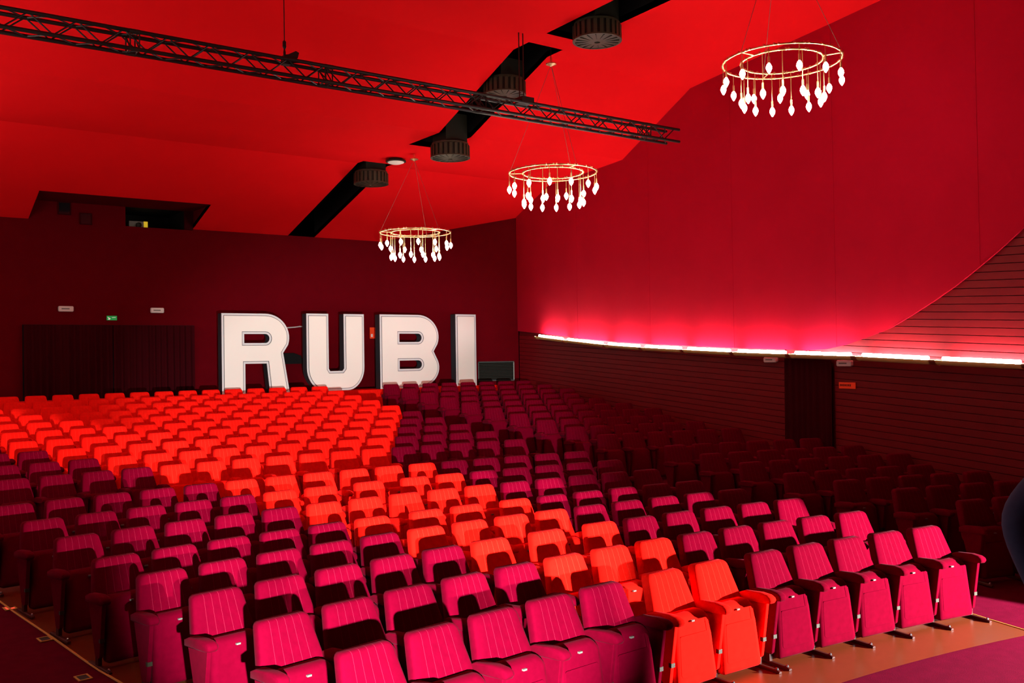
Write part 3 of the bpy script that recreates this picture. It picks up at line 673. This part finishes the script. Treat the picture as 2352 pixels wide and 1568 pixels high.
# dark wall shelf, cable and red alarm plate glimpsed between the letters
t = thing('wall_shelf', 'black shelf unit behind the gap between letters R and U', 'shelf', (9.6, 24.98, 2.52))
link('board', MB().box(0, 1.15, -0.30, 0, 0, 0.16).me('board'), M['black'], t)
link('box', MB().prism([(0.1, 0.16), (0.95, 0.16), (0.95, 0.22), (0.72, 0.30), (0.1, 0.30)], -0.24, 0, 'y').me('box'), M['black'], t)
tag(link('cable', MB().tube([(10.0, 24.96, 3.51), (10.2, 24.94, 3.53), (10.45, 24.94, 3.55), (10.6, 24.95, 3.57), (10.9, 24.96, 3.56)], 0.018, 6).me('cable'), M['cable']), 'grey cable on the back wall between letters R and U', 'cable')
t = thing('alarm_plate', 'small bright red plate on the back wall left of letter B', 'sign', (12.93, 24.99, 3.39))
link('plate', MB().box(-0.12, 0.12, -0.02, 0, -0.165, 0.165).me('plate'), M['redsign'], t)
link('symbol', MB().box(-0.09, -0.03, -0.024, -0.019, -0.12, -0.03).me('symbol'), M['flake'], t)
# projector in the booth window
t = thing('projector', 'grey projector with round lens and yellow panel in the booth window', 'projector', (6.12, 25.30, 6.10))
link('body', MB().box(0, 0.36, 0, 0.5, 0, 0.185).me('body'), M['grey'], t)
link('lens', MB().rings([[(0.23 + r * math.cos(k * math.pi / 8), y, 0.085 + r * math.sin(k * math.pi / 8)) for k in range(16)] for r, y in ((0.07, 0.0), (0.07, -0.06), (0.052, -0.065), (0.045, -0.02))]).me('lens'), M['duct'], t)
link('side_panel', MB().box(0.36, 0.46, -0.01, 0.5, 0, 0.19).me('side_panel'), M['yellit'], t)

# ------------------------------------------------------------------ curtains
def curtain(name, p0, p1, z0, z1, nrm, folds, amp, label, group=None, seed=1):
    rnd = random.Random(seed); n = folds * 6; p0 = Vector(p0); p1 = Vector(p1); nrm = Vector(nrm); v = []; f = []
    ph = [rnd.uniform(0.6, 1.5) for _ in range(folds + 2)]; pos = 0
    for j, (zz, sp) in enumerate(((z1, 0.6), (z1 * .5 + z0 * .5, 0.9), (z0, 1.15))):
        for i in range(n + 1):
            u = i / n; k = u * folds; a = amp * ph[int(k) % len(ph)]
            off = a * sp * (0.5 + 0.5 * math.sin(2 * math.pi * k + 0.5 * math.sin(k * 1.7 + j * 0.6)))
            q = p0.lerp(p1, u) + nrm * (0.02 + off); v.append((q.x, q.y, zz))
    for j in range(2):
        for i in range(n): a = j * (n + 1) + i; f.append((a, a + 1, a + n + 2, a + n + 1))
    o = link(name, mesh(name, v, f, True), M['curtain']); return tag(o, label, 'curtain', group)
curtain('doorway_curtain', (3.60, 24.93, 0), (5.60, 24.93, 0), 1.10, 3.57, (0, -1, 0), 13, 0.09, 'dark red pleated curtain in the back doorway, left half', 'curtains of the back doorway', 3)
curtain('doorway_curtain', (5.62, 24.93, 0), (7.63, 24.93, 0), 1.10, 3.57, (0, -1, 0), 13, 0.09, 'dark red pleated curtain in the back doorway, right half', 'curtains of the back doorway', 8)
d1 = struct('door_1', MB().box(3.59, 7.64, 24.945, 24.998, 1.10, 3.58).me('door_1'), M['black'])
fz = floor_z(14.5, 10.7)
curtain('side_curtain', wp(DOOR[1] - 0.02, 0, 0), wp(DOOR[0] + 0.02, 0, 0), fz + 0.02, 2.52, WN, 8, 0.045, 'dark red curtain hanging in the side doorway under the uplights', None, 5)

# ------------------------------------------------------------------ aisle floor markers
for (x, y, lit, lab) in ((1.40, 10.67, True, 'floor marker on the left aisle glowing red'), (1.53, 9.51, False, 'yellow framed floor marker in the left aisle, middle one'), (1.63, 8.37, False, 'yellow framed floor marker in the left aisle, nearest')):
    t = thing('floor_marker', lab, 'marker', (x, y, floor_z(x, y)), 0.1, 'aisle floor markers')
    m = MB(); w, h, b = 0.055, 0.075, 0.016
    m.box(-w, w, -h, -h + b, 0, 0.008).box(-w, w, h - b, h, 0, 0.008).box(-w, -w + b, -h + b, h - b, 0, 0.008).box(w - b, w, -h + b, h - b, 0, 0.008)
    link('frame', m.me('frame'), M['yellow'], t)
    link('insert', MB().box(-w + b, w - b, -h + b, h - b, 0.001, 0.006).me('insert'), M['redled'] if lit else M['dark'], t)

# ------------------------------------------------------------------ person in navy standing on the stage, hand on hip, elbow in view
def skin_body(name, joints_, bones, mat, parent=None, sub=2):
    me = bpy.data.meshes.new(name); keys = list(joints_); me.from_pydata([joints_[k][0] for k in keys], [(keys.index(a), keys.index(b)) for a, b in bones], [])
    o = bpy.data.objects.new(name, me); C.objects.link(o); o.modifiers.new('skin', 'SKIN')
    sv = me.skin_vertices[0].data
    for i, k in enumerate(keys): r = joints_[k][1]; sv[i].radius = r if isinstance(r, tuple) else (r, r)
    sv[0].use_root = True
    o.modifiers.new('sub', 'SUBSURF').levels = sub
    dg = bpy.context.evaluated_depsgraph_get(); m2 = bpy.data.meshes.new_from_object(o.evaluated_get(dg)); bpy.data.objects.remove(o)
    for p in m2.polygons: p.use_smooth = True
    return link(name, m2, mat, parent)
PX, PY, PZ = 2.70, 0.87, 1.05
per = thing('person', 'person in a navy jacket at the right edge, elbow bent out, hand on hip', 'person', (PX, PY, PZ), math.radians(-54))
# local frame: x to the right in the picture, y away from the camera
J = dict(pelvis=((0, 0, 0.98), (0.155, 0.11)), waist=((0, 0, 1.12), (0.145, 0.10)), chest=((0, 0, 1.32), (0.165, 0.115)), neckb=((0, 0, 1.47), (0.085, 0.075)), neck=((0, -0.01, 1.56), 0.055), 
         shl=((-0.185, 0, 1.42), 0.068), ell=((-0.415, 0.02, 1.165), (0.055, 0.055)), wrl=((-0.335, -0.03, 0.93), 0.040),
         shr=((0.185, 0, 1.42), 0.068), elr=((0.25, 0.0, 1.14), 0.050), wrr=((0.27, -0.06, 0.90), 0.036))
skin_body('jacket', J, [('pelvis', 'waist'), ('waist', 'chest'), ('chest', 'neckb'), ('neckb', 'neck'), ('chest', 'shl'), ('shl', 'ell'), ('ell', 'wrl'), ('chest', 'shr'), ('shr', 'elr'), ('elr', 'wrr')], M['navy'], per)
Lg = dict(hip=((0, 0, 0.96), (0.15, 0.11)), hl=((-0.10, 0, 0.86), 0.085), kl=((-0.12, -0.01, 0.48), 0.062), al=((-0.13, 0.02, 0.09), 0.045), fl=((-0.15, -0.16, 0.045), (0.042, 0.035)),
          hr=((0.10, 0, 0.86), 0.085), kr=((0.12, -0.01, 0.48), 0.062), ar=((0.13, 0.02, 0.09), 0.045), fr=((0.15, -0.16, 0.045), (0.042, 0.035)))
skin_body('trousers', Lg, [('hip', 'hl'), ('hl', 'kl'), ('kl', 'al'), ('al', 'fl'), ('hip', 'hr'), ('hr', 'kr'), ('kr', 'ar'), ('ar', 'fr')], M['jeans'], per)
hd = MB().lathe([(0.01, -0.115), (0.045, -0.10), (0.066, -0.05), (0.074, 0.0), (0.076, 0.05), (0.062, 0.09), (0.03, 0.115), (0.005, 0.12)], 18).me('head', True)
h = link('head', hd, M['skin'], per, (0, -0.015, 1.675)); h.scale = (1, 1.2, 1)
link('hair', MB().lathe([(0.083, -0.02), (0.086, 0.04), (0.074, 0.09), (0.04, 0.122), (0.006, 0.130)], 18).me('hair', True), M['hair'], h, (0, 0.014, 0.004))
link('nose', MB().lathe([(0.012, -0.02), (0.016, -0.012), (0.006, 0.03)], 8).me('nose', True), M['skin'], h, (0, -0.076, -0.005))
def hand(name, wr_, dirv, parent):
    d = Vector(dirv).normalized(); s = d.cross(Vector((0, 1, 0))).normalized(); w = Vector(wr_)
    m = MB(); m.tube([w, w + d * 0.04, w + d * 0.09], [0.028, 0.040, 0.036], 8)
    for k, L in enumerate((0.07, 0.08, 0.075, 0.06)):
        b_ = w + d * 0.085 + s * (k - 1.5) * 0.019; m.tube([b_, b_ + d * L * 0.5 + Vector((0, 0.008, 0)), b_ + d * L * 0.9 + Vector((0, 0.03, 0))], [0.009, 0.0085, 0.007], 6)
    b_ = w + d * 0.03 - s * 0.035; m.tube([b_, b_ + d * 0.035 - s * 0.02, b_ + d * 0.065 - s * 0.022], [0.011, 0.010, 0.008], 6)
    return link(name, m.me(name, True), M['skin'], parent)
hand('hand', (-0.335, -0.03, 0.93), (0.5, -0.1, -0.8), per); hand('hand', (0.27, -0.06, 0.90), (0.05, -0.1, -1), per)
